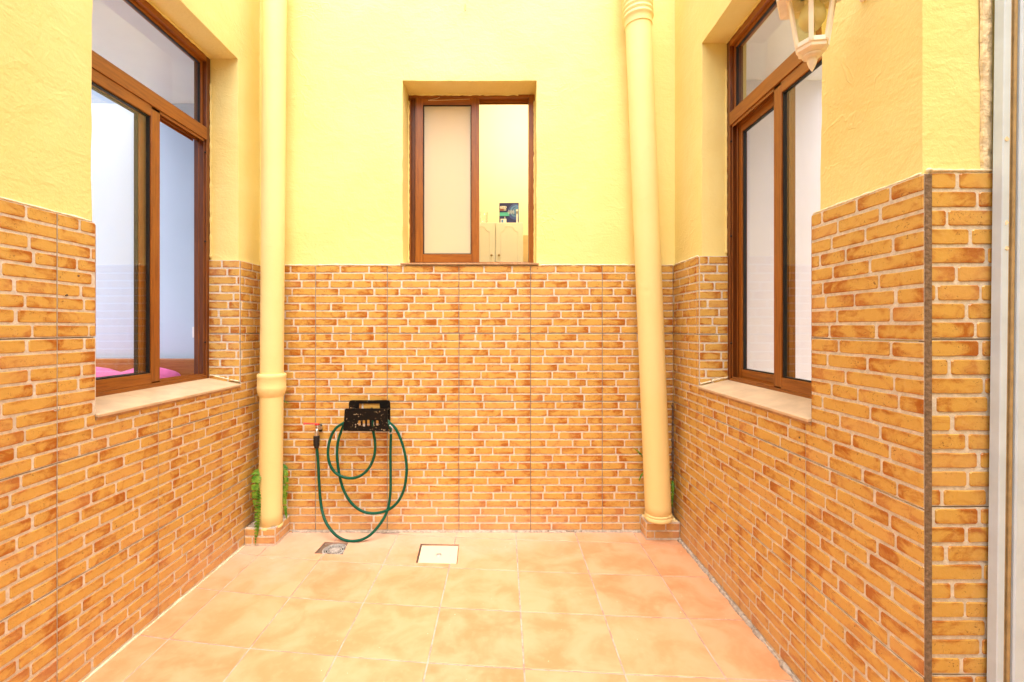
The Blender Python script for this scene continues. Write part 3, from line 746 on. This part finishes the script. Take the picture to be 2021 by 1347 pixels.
t = NT('lamp_glow'); em = t.n('ShaderNodeEmission'); em.inputs[0].default_value = (1, .82, .5, 1); em.inputs[1].default_value = 3; t.l(em.outputs[0], t.out.inputs[0])
link('lamp_shade', bm, t.m, lb, smooth=True)
pt = bpy.data.lights.new('bathroom_bulb', 'POINT'); pt.energy = 14; pt.color = (1, .88, .66); pt.shadow_soft_size = .1
po = bpy.data.objects.new('bathroom_bulb', pt); COL.objects.link(po); po.parent = lb; po.location = (0, -.13, -.25)
# cabinet
m_cab = simple('cream_lacquer', (.88, .84, .72), .4, var=.03, nscale=4)
cb = empty('cabinet', (-.06, 3.6, 1.4), 'cream bathroom wall cabinet with arched door panels seen through the small window', 'cabinet')
bm = bmesh.new(); box(bm, (-.284, 3.505, 1.45), (.156, 3.70, 1.973)); link('carcass', bm, m_cab, cb, bevel=.002)
for a, b, kx in ((-.282, -.063, -.09), (-.058, .154, -.032)):
    bm = bmesh.new(); box(bm, (a, 3.487, 1.452), (b, 3.503, 1.971)); dd = link('door', bm, m_cab, cb, bevel=.002)
    m = (a+b)/2; h = (b-a)/2-.040
    arch = [(m-h, 1.48), (m+h, 1.48), (m+h, 1.905)]+[(m+h-(h*.55)*(1-math.cos(R(t)))*.9-0*t, 1.905+.030*math.sin(R(t))) for t in (30, 60, 90)]+[(m-h*.45, 1.945-.01), (m-h*.5, 1.935), (m-h*.8, 1.915), (m-h, 1.905)]
    arch = [(m-h, 1.48), (m+h, 1.48), (m+h, 1.90), (m+h*.75, 1.905), (m+h*.55, 1.92), (m+h*.42, 1.94), (m-h*.42, 1.94), (m-h*.55, 1.92), (m-h*.75, 1.905), (m-h, 1.90)]
    bm = bmesh.new()
    P = [Vector((x, 3.4865, z)) for x, z in arch]; P.append(P[0]); tube(bm, P, .0022, 6); link('panel_moulding', bm, m_cab, dd)
    bm = bmesh.new(); lathe(bm, [(.003, 0), (.003, .010), (.009, .014), (.010, .020), (.006, .026), (.001, .027)], (kx, 3.487, 1.715), (0, -1, 0), 14); link('knob', bm, m_bronze, dd, smooth=True)
# toothbrush box
bx = empty('toothbrush_box', (.05, 3.56, 1.9735), 'dark blue and teal printed toothbrush carton standing on the bathroom cabinet', 'box', rz=0)
m_navy = simple('navy_print', (.030, .035, .16), .4, var=.2, nscale=30)
m_sky = simple('light_blue_print', (.12, .28, .62), .4, var=.15, nscale=30)
m_sky2 = simple('mid_blue_print', (.06, .10, .38), .4, var=.15, nscale=30)
m_teal = simple('teal_print', (.10, .55, .50), .4, var=.1)
m_wht = simple('white_print', (.85, .85, .85), .4, var=.02); m_ored = simple('orange_print', (.70, .25, .12), .4)
X0, X1, Z0, Z1, YF = -.028, .124, 1.974, 2.133, 3.52
bm = bmesh.new(); box(bm, (X0, YF, Z0), (X1, YF+.07, Z1), 0)
for f in bm.faces: f.material_index = 0
car = link('carton', bm, [m_navy], bx, bevel=.001)
bm = bmesh.new(); box(bm, (X1+.0006, YF+.002, Z0), (X1+.0012, YF+.068, Z1-.001)); link('side_print', bm, m_cab, bx)
def disc(cx, cz, r, y, mat, name, a0=0, a1=360):
    bm = bmesh.new(); pts = []
    for k in range(40):
        t = R(360*k/40); pts.append((min(X1-.001, max(X0+.001, cx+r*math.cos(t))), min(Z1-.001, max(Z0+.001, cz+r*math.sin(t)))))
    clean = [pts[0]]
    for p in pts[1:]:
        if (Vector(p)-Vector(clean[-1])).length > 1e-5: clean.append(p)
    bm.faces.new([bm.verts.new((p[0], y, p[1])) for p in clean]); link(name, bm, mat, bx)
disc(.100, 2.062, .062, YF-.0008, m_sky2, 'printed_halo'); disc(.102, 2.066, .046, YF-.0012, m_sky, 'printed_ring')
disc(.104, 2.068, .034, YF-.0016, m_sky2, 'printed_ring'); disc(.105, 2.068, .029, YF-.0020, m_sky, 'printed_ring')
def flat(x0, x1, z0, z1, y, mat, name):
    bm = bmesh.new(); bm.faces.new([bm.verts.new(p) for p in ((x0,y,z0),(x1,y,z0),(x1,y,z1),(x0,y,z1))]); link(name, bm, mat, bx)
flat(X0+.001, .050, 2.030, 2.058, YF-.0024, m_teal, 'printed_band')
for k in range(9):
    hgt = .005+.013*abs(math.sin(k*1.1)); flat(.038+k*.006, .040+k*.006, 2.060-hgt, 2.060+hgt, YF-.0028, m_wht, 'printed_wave')
flat(.105, .117, 1.976, 2.045, YF-.0028, m_wht, 'printed_brush'); flat(.106, .116, 2.045, 2.066, YF-.0032, m_bronze, 'printed_brush'); flat(.103, .119, 2.066, 2.080, YF-.0032, m_wht, 'printed_brush')
flat(-.018, .028, 1.976, 2.008, YF-.0024, m_wht, 'printed_accessory'); flat(-.012, .004, 1.977, 2.001, YF-.0028, m_sky, 'printed_accessory'); flat(.014, .018, 2.008, 2.026, YF-.0028, m_wht, 'printed_accessory')
bm = bmesh.new(); pts = rrect(-.024, .030, 2.088, 2.108, .0098); bm.faces.new([bm.verts.new((u, YF-.0024, z)) for u, z in pts]); link('logo_plate', bm, m_wht, bx)
def text(s, size, loc, mat, name, parent):
    cu = bpy.data.curves.new(name, 'FONT'); cu.body = s; cu.size = size; cu.align_x = 'CENTER'; cu.align_y = 'CENTER'
    tmp = bpy.data.objects.new(name, cu); COL.objects.link(tmp)
    dg = bpy.context.evaluated_depsgraph_get(); dg.update(); me = bpy.data.meshes.new_from_object(tmp.evaluated_get(dg)); bpy.data.objects.remove(tmp)
    me.transform(Matrix.Translation(Vector(loc)) @ Matrix.Rotation(R(90), 4, 'X')); me.materials.clear(); me.materials.append(mat)
    me.transform(Matrix.Translation(-parent.location)); o = bpy.data.objects.new(name, me); COL.objects.link(o); o.parent = parent; return o
text('Oral-B', .017, (.003, YF-.0028, 2.098), m_navy, 'logo_lettering', bx)
for z in (2.081, 2.073):
    for k in range(5): flat(-.022+k*.010, -.014+k*.010, z, z+.0045, YF-.0024, m_ored if k < 3 else m_wht, 'printed_line')
bx.rotation_euler = (0, 0, R(-3))
# tumbler
tb_ = empty('tumbler', (-.165, 3.58, 1.9735), 'clear tumbler standing on the cabinet left of the printed carton', 'tumbler')
bm = bmesh.new(); lathe(bm, [(.001, .004), (.026, .004), (.032, .105), (.034, .105), (.028, 0), (.001, 0)], (-.155, 3.58, 1.9735), seg=24, caps=False); link('glass_body', bm, m_glass, tb_, smooth=True)

# ------------------------------------------------------------ drainpipes
def pipe_profile(parent, p0, p1, r, bands, seg=32):
    """bands: list of (t, name, [(dr, dh)...]) rings on the pipe"""
    p0, p1 = Vector(p0), Vector(p1); ax = p1-p0; L = ax.length
    bm = bmesh.new(); n = 40; lathe(bm, [(r*(1+.006*noise.noise(Vector((k*.9, r*50, 1)))), L*k/n) for k in range(n+1)], p0, ax, seg); link('pipe', bm, m_pipe, parent, smooth=True)
    for t, name, prof in bands:
        bm = bmesh.new(); lathe(bm, [(r+a, b) for a, b in prof], p0+ax*t, ax, seg, caps=False); o = link(name, bm, m_pipe, parent, smooth=True)
        o.data.set_sharp_from_angle(angle=R(40))
lp0, lp1 = at(534, 1040, 2.440), at(543.5, -120, 2.450)
pa = empty('drainpipe', lp0, 'straight yellow painted drainpipe in the left corner with one coupling at mid height', 'drainpipe')
L = (lp1-lp0).length
pipe_profile(pa, lp0, lp1, .0590, [((1040-778)/1160, 'coupling', [(0, -.016), (.006, -.004), (.0125, .018), (.0135, .030), (.0135, .038), (.0125, .042), (.0125, .086), (.0135, .089), (.0135, .104), (.010, .109), (-.001, .109)]),
   (.001, 'base_collar', [(.0, .0), (.003, .001), (.003, .010), (0, .014)])])
rp0, rp1 = at(1299.5, 1025, 2.455), at(1252.5, -130, 2.455)
pb = empty('drainpipe', rp0, 'leaning yellow painted drainpipe in the right corner with ribbed collar at its top', 'drainpipe')
rib = [(0, -.004), (.006, .0)]
h = .0
for k in range(5):
    rib += [(.0075, h+.004), (.0125, h+.010), (.0125, h+.017), (.0075, h+.024)]; h += .026
rib += [(.012, h+.01), (.012, h+.2), (0, h+.2)]
rib = [(0, -.035), (.0045, -.032), (.0045, -.006)]+rib[2:]
pipe_profile(pb, rp0, rp1, .0690, [((1025-42)/1155, 'coupling', rib), (.002, 'base_collar', [(0, 0), (.004, .0), (.0045, .012), (.001, .018), (.003, .022), (.003, .028), (0, .032)])])

def plinth(x0, x1, y0, z1, label, seed):
    e = empty('pipe_plinth', ((x0+x1)/2, y0, 0), label, 'plinth')
    bm = bmesh.new(); box(bm, (x0+.008, y0+.008, -.004), (x1-.008, YB-.004, z1)); link('core', bm, m_pipe if seed == 2 else m_cement, e, bevel=.002)
    rnd = random.Random(seed)
    Mf = lambda u, w, z: Vector((u, y0+w, z))
    side = x1 if seed == 1 else x0
    Ms = (lambda u, w, z: Vector((x1-w, u, z))) if seed == 1 else (lambda u, w, z: Vector((x0+w, u, z)))
    for M, a, b in ((Mf, x0+.001, x1-.001), (Ms, y0+.0082, YB-.006)):
        bm = bmesh.new(); box(bm, (a, .001, .001), (b, .0075, z1-.003), M=M); link('tile', bm, m_mortar, e)
        for r in range(2):
            za, zb = .012+r*.0428, min(.012+r*.0428+.034, z1-.006); cuts = [a+.001, a+(b-a)*(.25 if r == 0 else .58), b-.001]
            for i in range(2):
                bm, lay, uvl = new_bm(); brick_geo(bm, M, cuts[i]+.003*(i > 0), cuts[i+1]-.003*(i < 1), za, zb, .0013, -.0010, (rnd.random()*.6, rnd.random(), .9), i == 0, i == 1, lay, uvl); link('brick', bm, m_brick, e)
plinth(XL+.004, -1.207, 2.380, .098, 'small brick-tiled plinth under the straight left drainpipe', 1)
plinth(.777, XR-.004, 2.445, .102, 'small brick-tiled plinth under the leaning right drainpipe', 2)

# ------------------------------------------------------------ tap, hose holder, hose
def z4(x, y, dY=0): return at(500+x/3.3675, 700+y/3.3675, YB-dY)
tp = empty('garden_tap', z4(450, 480), 'chrome wall tap with a red lever and black hose connector', 'tap')
bm = bmesh.new(); c = z4(450, 487); box(bm, (c.x-.009, YB-.012, c.z-.021), (c.x+.009, YB-.001, c.z+.021)); link('wall_plate', bm, m_black, tp, bevel=.003)
bm = bmesh.new()
tube(bm, spline([z4(447, 487, .0), z4(443, 487, .03), z4(430, 490, .045), z4(423, 500, .055), z4(421, 520, .058), z4(420, 545, .058)], 6), lambda t: .0095+.002*math.sin(t*9), 14)
lathe(bm, [(.011, 0), (.012, .006), (.012, .014), (.009, .018), (.009, .024)], z4(427, 492, .05), (0, 0, 1), 14)
link('spout', bm, m_chrome, tp, smooth=True)
bm = bmesh.new()
c = z4(425, 470, .05); lathe(bm, [(.011, 0), (.0125, .002), (.0125, .008), (.006, .011)], c, (0, 0, 1), 14)
tube(bm, spline([z4(428, 466, .05), z4(405, 461, .055), z4(375, 460, .06), z4(335, 459, .065)], 6), lambda t: (.0056)-.0008*math.sin(t*3.1)+.0015*(t > .9), 10)
link('lever', bm, m_red, tp, smooth=True)
bm = bmesh.new()
lathe(bm, [(.008, .0), (.0155, -.001), (.0165, -.004), (.0165, -.016), (.0150, -.018), (.0165, -.020), (.0168, -.036), (.0150, -.038), (.0160, -.041), (.0160, -.054), (.0130, -.058), (.0120, -.068), (.008, -.070)], z4(420, 540, .058), (0,0,1), 20)
link('hose_connector', bm, m_black, tp)

hb = empty('hose_holder', z4(770, 400), 'black plastic hose hanger spattered with paint, fixed to the tiled wall', 'hose holder')
a = z4(638, 303); b = z4(912, 500)
bm = bmesh.new(); sl0, sl1 = z4(705, 325), z4(843, 358)
plate(bm, rrect(a.x, b.x, b.z, a.z, .018), [rrect(sl0.x, sl1.x, sl1.z, sl0.z, .0045)[::-1], rrect(z4(668, 385).x, z4(884, 385).x, z4(0, 488).z, z4(0, 382).z, .006)[::-1]], lambda u, w, z: Vector((u, w, z)), YB-.004, YB-.009)
link('back_plate', bm, m_reel, hb)
FY = .125; a = z4(603, 360, FY); b = z4(893, 508, FY)
bm = bmesh.new(); holes = []
for k in range(5):
    c = z4(705+k*29.5, 455+(2 if k in (1, 3) else 0), FY); hh = .018 if k in (0, 4) else .0215; holes.append(rrect(c.x-.0068, c.x+.0068, c.z-hh*.85, c.z+hh*.75, .005)[::-1])
c = z4(679, 467, FY); holes.append(rrect(c.x-.004, c.x+.004, c.z-.004, c.z+.004, .0038)[::-1])
out = [(a.x-.004, b.z), (b.x+.006, b.z-.004), (b.x+.001, b.z+.02), (b.x-.002, a.z-.008), (b.x-.008, a.z), (a.x+.010, a.z), (a.x+.003, a.z-.006)]
plate(bm, out, holes, lambda u, w, z: Vector((u, w, z)), YB-FY, YB-FY+.004); link('front_plate', bm, m_reel, hb); cc = (a.x+b.x)/2
# arms over which the coils hang
for x in (a.x+.018, cc, b.x-.022):
    bm = bmesh.new(); box(bm, (x-.004, YB-FY+.0042, a.z-.022), (x+.004, YB-.0092, a.z-.014)); link('arm', bm, m_reel, hb, bevel=.001)
bm = bmesh.new(); c = z4(925, 520, FY*.6); tube(bm, spline([z4(905, 470, .11), z4(925, 490, .11), z4(922, 520, .10), z4(905, 525, .09)], 5), .004, 8); link('side_clip', bm, m_metal, hb)

hs = empty('garden_hose', z4(640, 1240), 'green garden hose coiled over the black hanger and looped down to the drain', 'hose')
P = []
def add(L, d0, d1):
    n = len(L)
    for i, (x, y) in enumerate(L): P.append(z4(x, y, d0+(d1-d0)*i/max(1, n-1)))
add([(421, 600), (424, 640), (431, 720), (437, 850)], .058, .045)
add([(450, 1000), (480, 1110)], .05, .09)
# lowest part rests on the floor
for x, y in ((540, 1193), (610, 1234), (690, 1238), (770, 1205)):
    px, py = 500+x/3.3675, 700+y/3.3675; Y = min(2.46, (H-.0085)*F/(py-648)) if y > 1225 else 2.435; P.append(at(px, py, Y))
add([(840, 1130), (890, 1040)], .09, .06)
add([(910, 930), (912, 800), (911, 650), (914, 520), (900, 462)], .05, .075)
add([(850, 415), (750, 395), (650, 415)], .03, .03)
add([(600, 455), (545, 495), (508, 570), (496, 660), (513, 740), (560, 797), (640, 823), (712, 806), (768, 755), (802, 680), (810, 600), (797, 510)], .07, .085)
add([(790, 450), (820, 415), (865, 420)], .085, .06)
add([(907, 455), (952, 503), (992, 600), (1014, 700), (1018, 790), (1000, 900), (958, 982), (890, 1036), (800, 1056), (720, 1040), (650, 985), (600, 900), (572, 800), (557, 680), (563, 580), (592, 490)], .07, .055)
add([(620, 440), (670, 420)], .055, .05)
bm = bmesh.new(); tube(bm, spline(P, 7), .0076, 12); link('hose_tube', bm, m_hose, hs, smooth=True)

# ------------------------------------------------------------ ferns
def frond(bm, pts, wmax, n=26, leaf=.014, side=None, seed=0, flat=0.0):
    rnd = random.Random(seed); C = spline(pts, 10); m = len(C)
    tube(bm, C, .0011, 4)
    for k in range(n):
        t = k/(n-1); i = min(m-2, int(t*(m-1))); c = C[i]; tg = (C[i+1]-C[i]).normalized()
        wid = wmax*(math.sin(math.pi*min(1, .12+t*.9))**.6)*(1-.35*t)
        for s in (-1, 1):
            ax = Vector((s, -flat+rnd.random()*.25-.1, -.15-rnd.random()*.2)).normalized()
            up = tg*.5*leaf
            tip = c+ax*wid*(.85+.3*rnd.random())
            mid = c+ax*wid*.5+Vector((0, -.002-.002*rnd.random(), 0))
            v = [bm.verts.new(p) for p in (c-up*.5, mid-up*.9, tip, mid+up*.9, c+up*.5)]
            bm.faces.new(v)
def fern(label, fronds, loc, group=None):
    e = empty('fern', loc, label, 'fern', group)
    for k, (pts, w, n) in enumerate(fronds):
        bm = bmesh.new(); frond(bm, pts, w, n, seed=k+int(abs(loc[0])*100)); link('frond', bm, m_leaf, e, recalc=False)
A = lambda px, py, Y: at(px, py, Y)
fern('bright green fern hanging down between the left wall and the drainpipe', [
  ([A(512, 925, 2.45), A(508, 932, 2.40), A(503, 965, 2.36), A(502, 1000, 2.35)], .036, 24),
  ([A(513, 930, 2.45), A(510, 960, 2.40), A(507, 1020, 2.37), A(504, 1077, 2.36)], .026, 40),
  ([A(512, 940, 2.44), A(512, 975, 2.40), A(510, 1025, 2.38), A(508, 1060, 2.37)], .018, 28)], at(512, 925, 2.45))
fern('fern drooping from behind the right side of the straight left drainpipe', [
  ([A(556, 915, 2.50), A(562, 922, 2.48), A(566, 950, 2.46), A(566, 985, 2.46)], .020, 24),
  ([A(556, 930, 2.50), A(560, 960, 2.47), A(563, 1000, 2.46), A(566, 1025, 2.45)], .018, 28)], at(556, 915, 2.5))
fern('tiny fern sprig sticking out of the joint behind the left drainpipe, above tap height', [
  ([A(555, 780, 2.52), A(562, 776, 2.51), A(571, 776, 2.50)], .008, 8), ([A(555, 788, 2.52), A(562, 792, 2.51), A(570, 797, 2.50)], .008, 8)], at(555, 784, 2.52))
fern('little fern with two sprigs growing out beside the leaning drainpipe, left side', [
  ([A(1272, 906, 2.53), A(1264, 896, 2.50), A(1256, 888, 2.49), A(1248, 884, 2.48)], .010, 14),
  ([A(1272, 930, 2.53), A(1267, 936, 2.50), A(1263, 944, 2.49), A(1261, 950, 2.49)], .008, 10)], at(1272, 915, 2.53))
fern('dark green fern frond squeezed in the corner right of the leaning drainpipe', [
  ([A(1327, 950, 2.50), A(1328, 960, 2.47), A(1327, 980, 2.46), A(1326, 1002, 2.45)], .012, 22)], at(1327, 950, 2.5))

# ------------------------------------------------------------ wall lantern
LC = Vector((.800, 1.165, 0)); ph = R(53)
ln = empty('wall_lantern', (XR, 1.165, 2.05), 'cream hexagonal wall lantern with glass panes and pointed finial above the right window', 'wall lantern')
def hexp(r, z, k): return Vector((LC.x+r*math.cos(ph+k*math.pi/3), LC.y+r*math.sin(ph+k*math.pi/3), z))
zb_, zt_, rb_, rt_ = 1.881, 2.007, .0375, .057
for k in range(6):
    a0, a1 = hexp(rb_, zb_, k), hexp(rt_, zt_, k)
    bm = bmesh.new(); d0 = (a1-a0); o_ = Vector((math.cos(ph+k*math.pi/3), math.sin(ph+k*math.pi/3), 0)); s_ = o_.cross(Vector((0,0,1)))
    vs = []
    for base in (a0, a1): vs.append([bm.verts.new(base+o_*x+s_*y) for x, y in ((.0015, -.0055), (.0015, .0055), (-.006, .0045), (-.006, -.0045))])
    bm.faces.new(vs[0]); bm.faces.new(vs[1][::-1])
    for i in range(4): bm.faces.new((vs[0][i], vs[0][(i+1)%4], vs[1][(i+1)%4], vs[1][i]))
    link('rib', bm, m_lantern, ln, bevel=.0008)
    bm = bmesh.new(); f = .93
    q = [hexp(rb_*f, zb_, k), hexp(rb_*f, zb_, k+1), hexp(rt_*f, zt_, k+1), hexp(rt_*f, zt_, k)]
    nrm = (q[1]-q[0]).cross(q[3]-q[0]).normalized()*.0012
    prism(bm, q, lambda p: p-nrm, lambda p: p+nrm); link('pane', bm, m_lglass, ln)
bm = bmesh.new()
lathe(bm, [(rb_-.008, zb_+.010), (rb_+.001, zb_+.010), (rb_+.002, zb_-.002), (rb_-.001, zb_-.004), (rb_-.002, zb_-.012), (rb_-.014, zb_-.020), (.014, zb_-.024), (.001, zb_-.024)], LC, seg=6, phase=ph, caps=False)
link('base_cup', bm, m_lantern, ln, bevel=.0006)
bm = bmesh.new(); lathe(bm, [(.022, zb_-.0215), (.022, zb_-.026), (.014, zb_-.029), (.0115, zb_-.030), (.0115, zb_-.038), (.008, zb_-.050), (.001, zb_-.064)], LC, seg=20, caps=False); link('finial', bm, m_lantern, ln, smooth=True)
bm = bmesh.new()
lathe(bm, [(.030, zt_+.012), (rt_-.010, zt_-.004), (rt_+.004, zt_-.006), (rt_+.007, zt_+.000), (.084, zt_-.004), (.087, zt_-.001), (.087, zt_+.026), (.082, zt_+.030), (.072, zt_+.075), (.040, zt_+.110), (.012, zt_+.125), (.010, zt_+.150), (.001, zt_+.155)], LC, seg=6, phase=ph, caps=False)
link('roof', bm, m_lantern, ln, bevel=.0008)
bm = bmesh.new(); lathe(bm, [(.001, 1.925), (.018, 1.928), (.029, 1.945), (.031, 1.958), (.027, 1.975), (.016, 1.992), (.013, 2.02)], LC, seg=24, caps=False)
m_bulb = simple('opal_bulb', (.88, .86, .76), .25, var=.02); link('bulb', bm, m_bulb, ln, smooth=True)
bm = bmesh.new(); lathe(bm, [(.017, 1.990), (.017, 2.022)], LC, seg=20); link('lamp_holder', bm, m_lantern, ln, smooth=True)
bm = bmesh.new()
box(bm, (XR-.006, 1.115, 2.030), (XR+.012, 1.215, 2.170)); link('wall_plate', bm, m_lantern, ln, bevel=.004)
bm = bmesh.new(); tube(bm, spline([(XR-.004, 1.165, 2.10), (XR-.03, 1.165, 2.075), (XR-.06, 1.165, 2.060), (XR-.10, 1.165, 2.065)], 6), .010, 12); link('arm', bm, m_lantern, ln, smooth=True)

# ------------------------------------------------------------ door frame at the right edge
df = empty('door_frame', (1.12, 1.0, 1.5), 'white lacquered metal door frame with a bronze weather strip at the right edge', 'door frame')
xa = lambda px, Y: (px-993)/F*Y
bm = bmesh.new(); Y0 = 1.004
box(bm, (xa(1958, 1.026), Y0, .001), (xa(1993.5, Y0), 1.026, 3.0)); link('jamb', bm, m_alu, df, bevel=.0015)
bm = bmesh.new()
for i, (a, b, dy) in enumerate(((1994, 1999, .004), (1999.4, 2005, .0), (2005.4, 2010, .004))): box(bm, (xa(a, Y0), Y0+dy, .001), (xa(b, Y0), 1.027, 3.0))
link('weather_strip', bm, m_bronze, df, bevel=.0008)
bm = bmesh.new(); box(bm, (xa(2010.6, Y0), Y0-.002, .001), (xa(2075, Y0), 1.026, 3.0)); link('door_leaf', bm, m_alu, df, bevel=.003)
bm = bmesh.new()
for px, py in ((1988, 440), (1989, 490), (1987, 275)):
    c = at(px, py, Y0-.0008); rb2 = random.Random(px); n = 9
    pts = [(c.x+.005*(.5+rb2.random()*.6)*math.cos(2*math.pi*k/n), c.z+.006*(.5+rb2.random()*.6)*math.sin(2*math.pi*k/n)) for k in range(n)]
    prism(bm, pts, lambda p: Vector((p[0], Y0-.0010, p[1])), lambda p: Vector((p[0], Y0+.0005, p[1])))
link('paint_blister', bm, m_bead, df); df.rotation_euler = (0, .012, 0)
# broken plaster edge beside the frame
bm = bmesh.new(); rb2 = random.Random(3); n = 60; prev = None
for k in range(n+1):
    z = TT+.01+(WTOP-TT-.02)*k/n; x = xa(1941, 1.03)+.006*noise.noise(Vector((z*9, 1, 1)))+.003*noise.noise(Vector((z*40, 1, 1)))
    row = [bm.verts.new((x, 1.0375, z)), bm.verts.new((x+.002, 1.031+.002*rb2.random(), z)), bm.verts.new((x+.012, 1.030+.003*rb2.random(), z)), bm.verts.new((xa(1962, 1.03), 1.034, z))]
    if prev:
        for i in range(3): bm.faces.new((prev[i], prev[i+1], row[i+1], row[i]))
    prev = row
link('raw_render_strip', bm, simple('raw_render', (.76, .64, .42), .9, var=.25, nscale=50, bump=.8), wp)
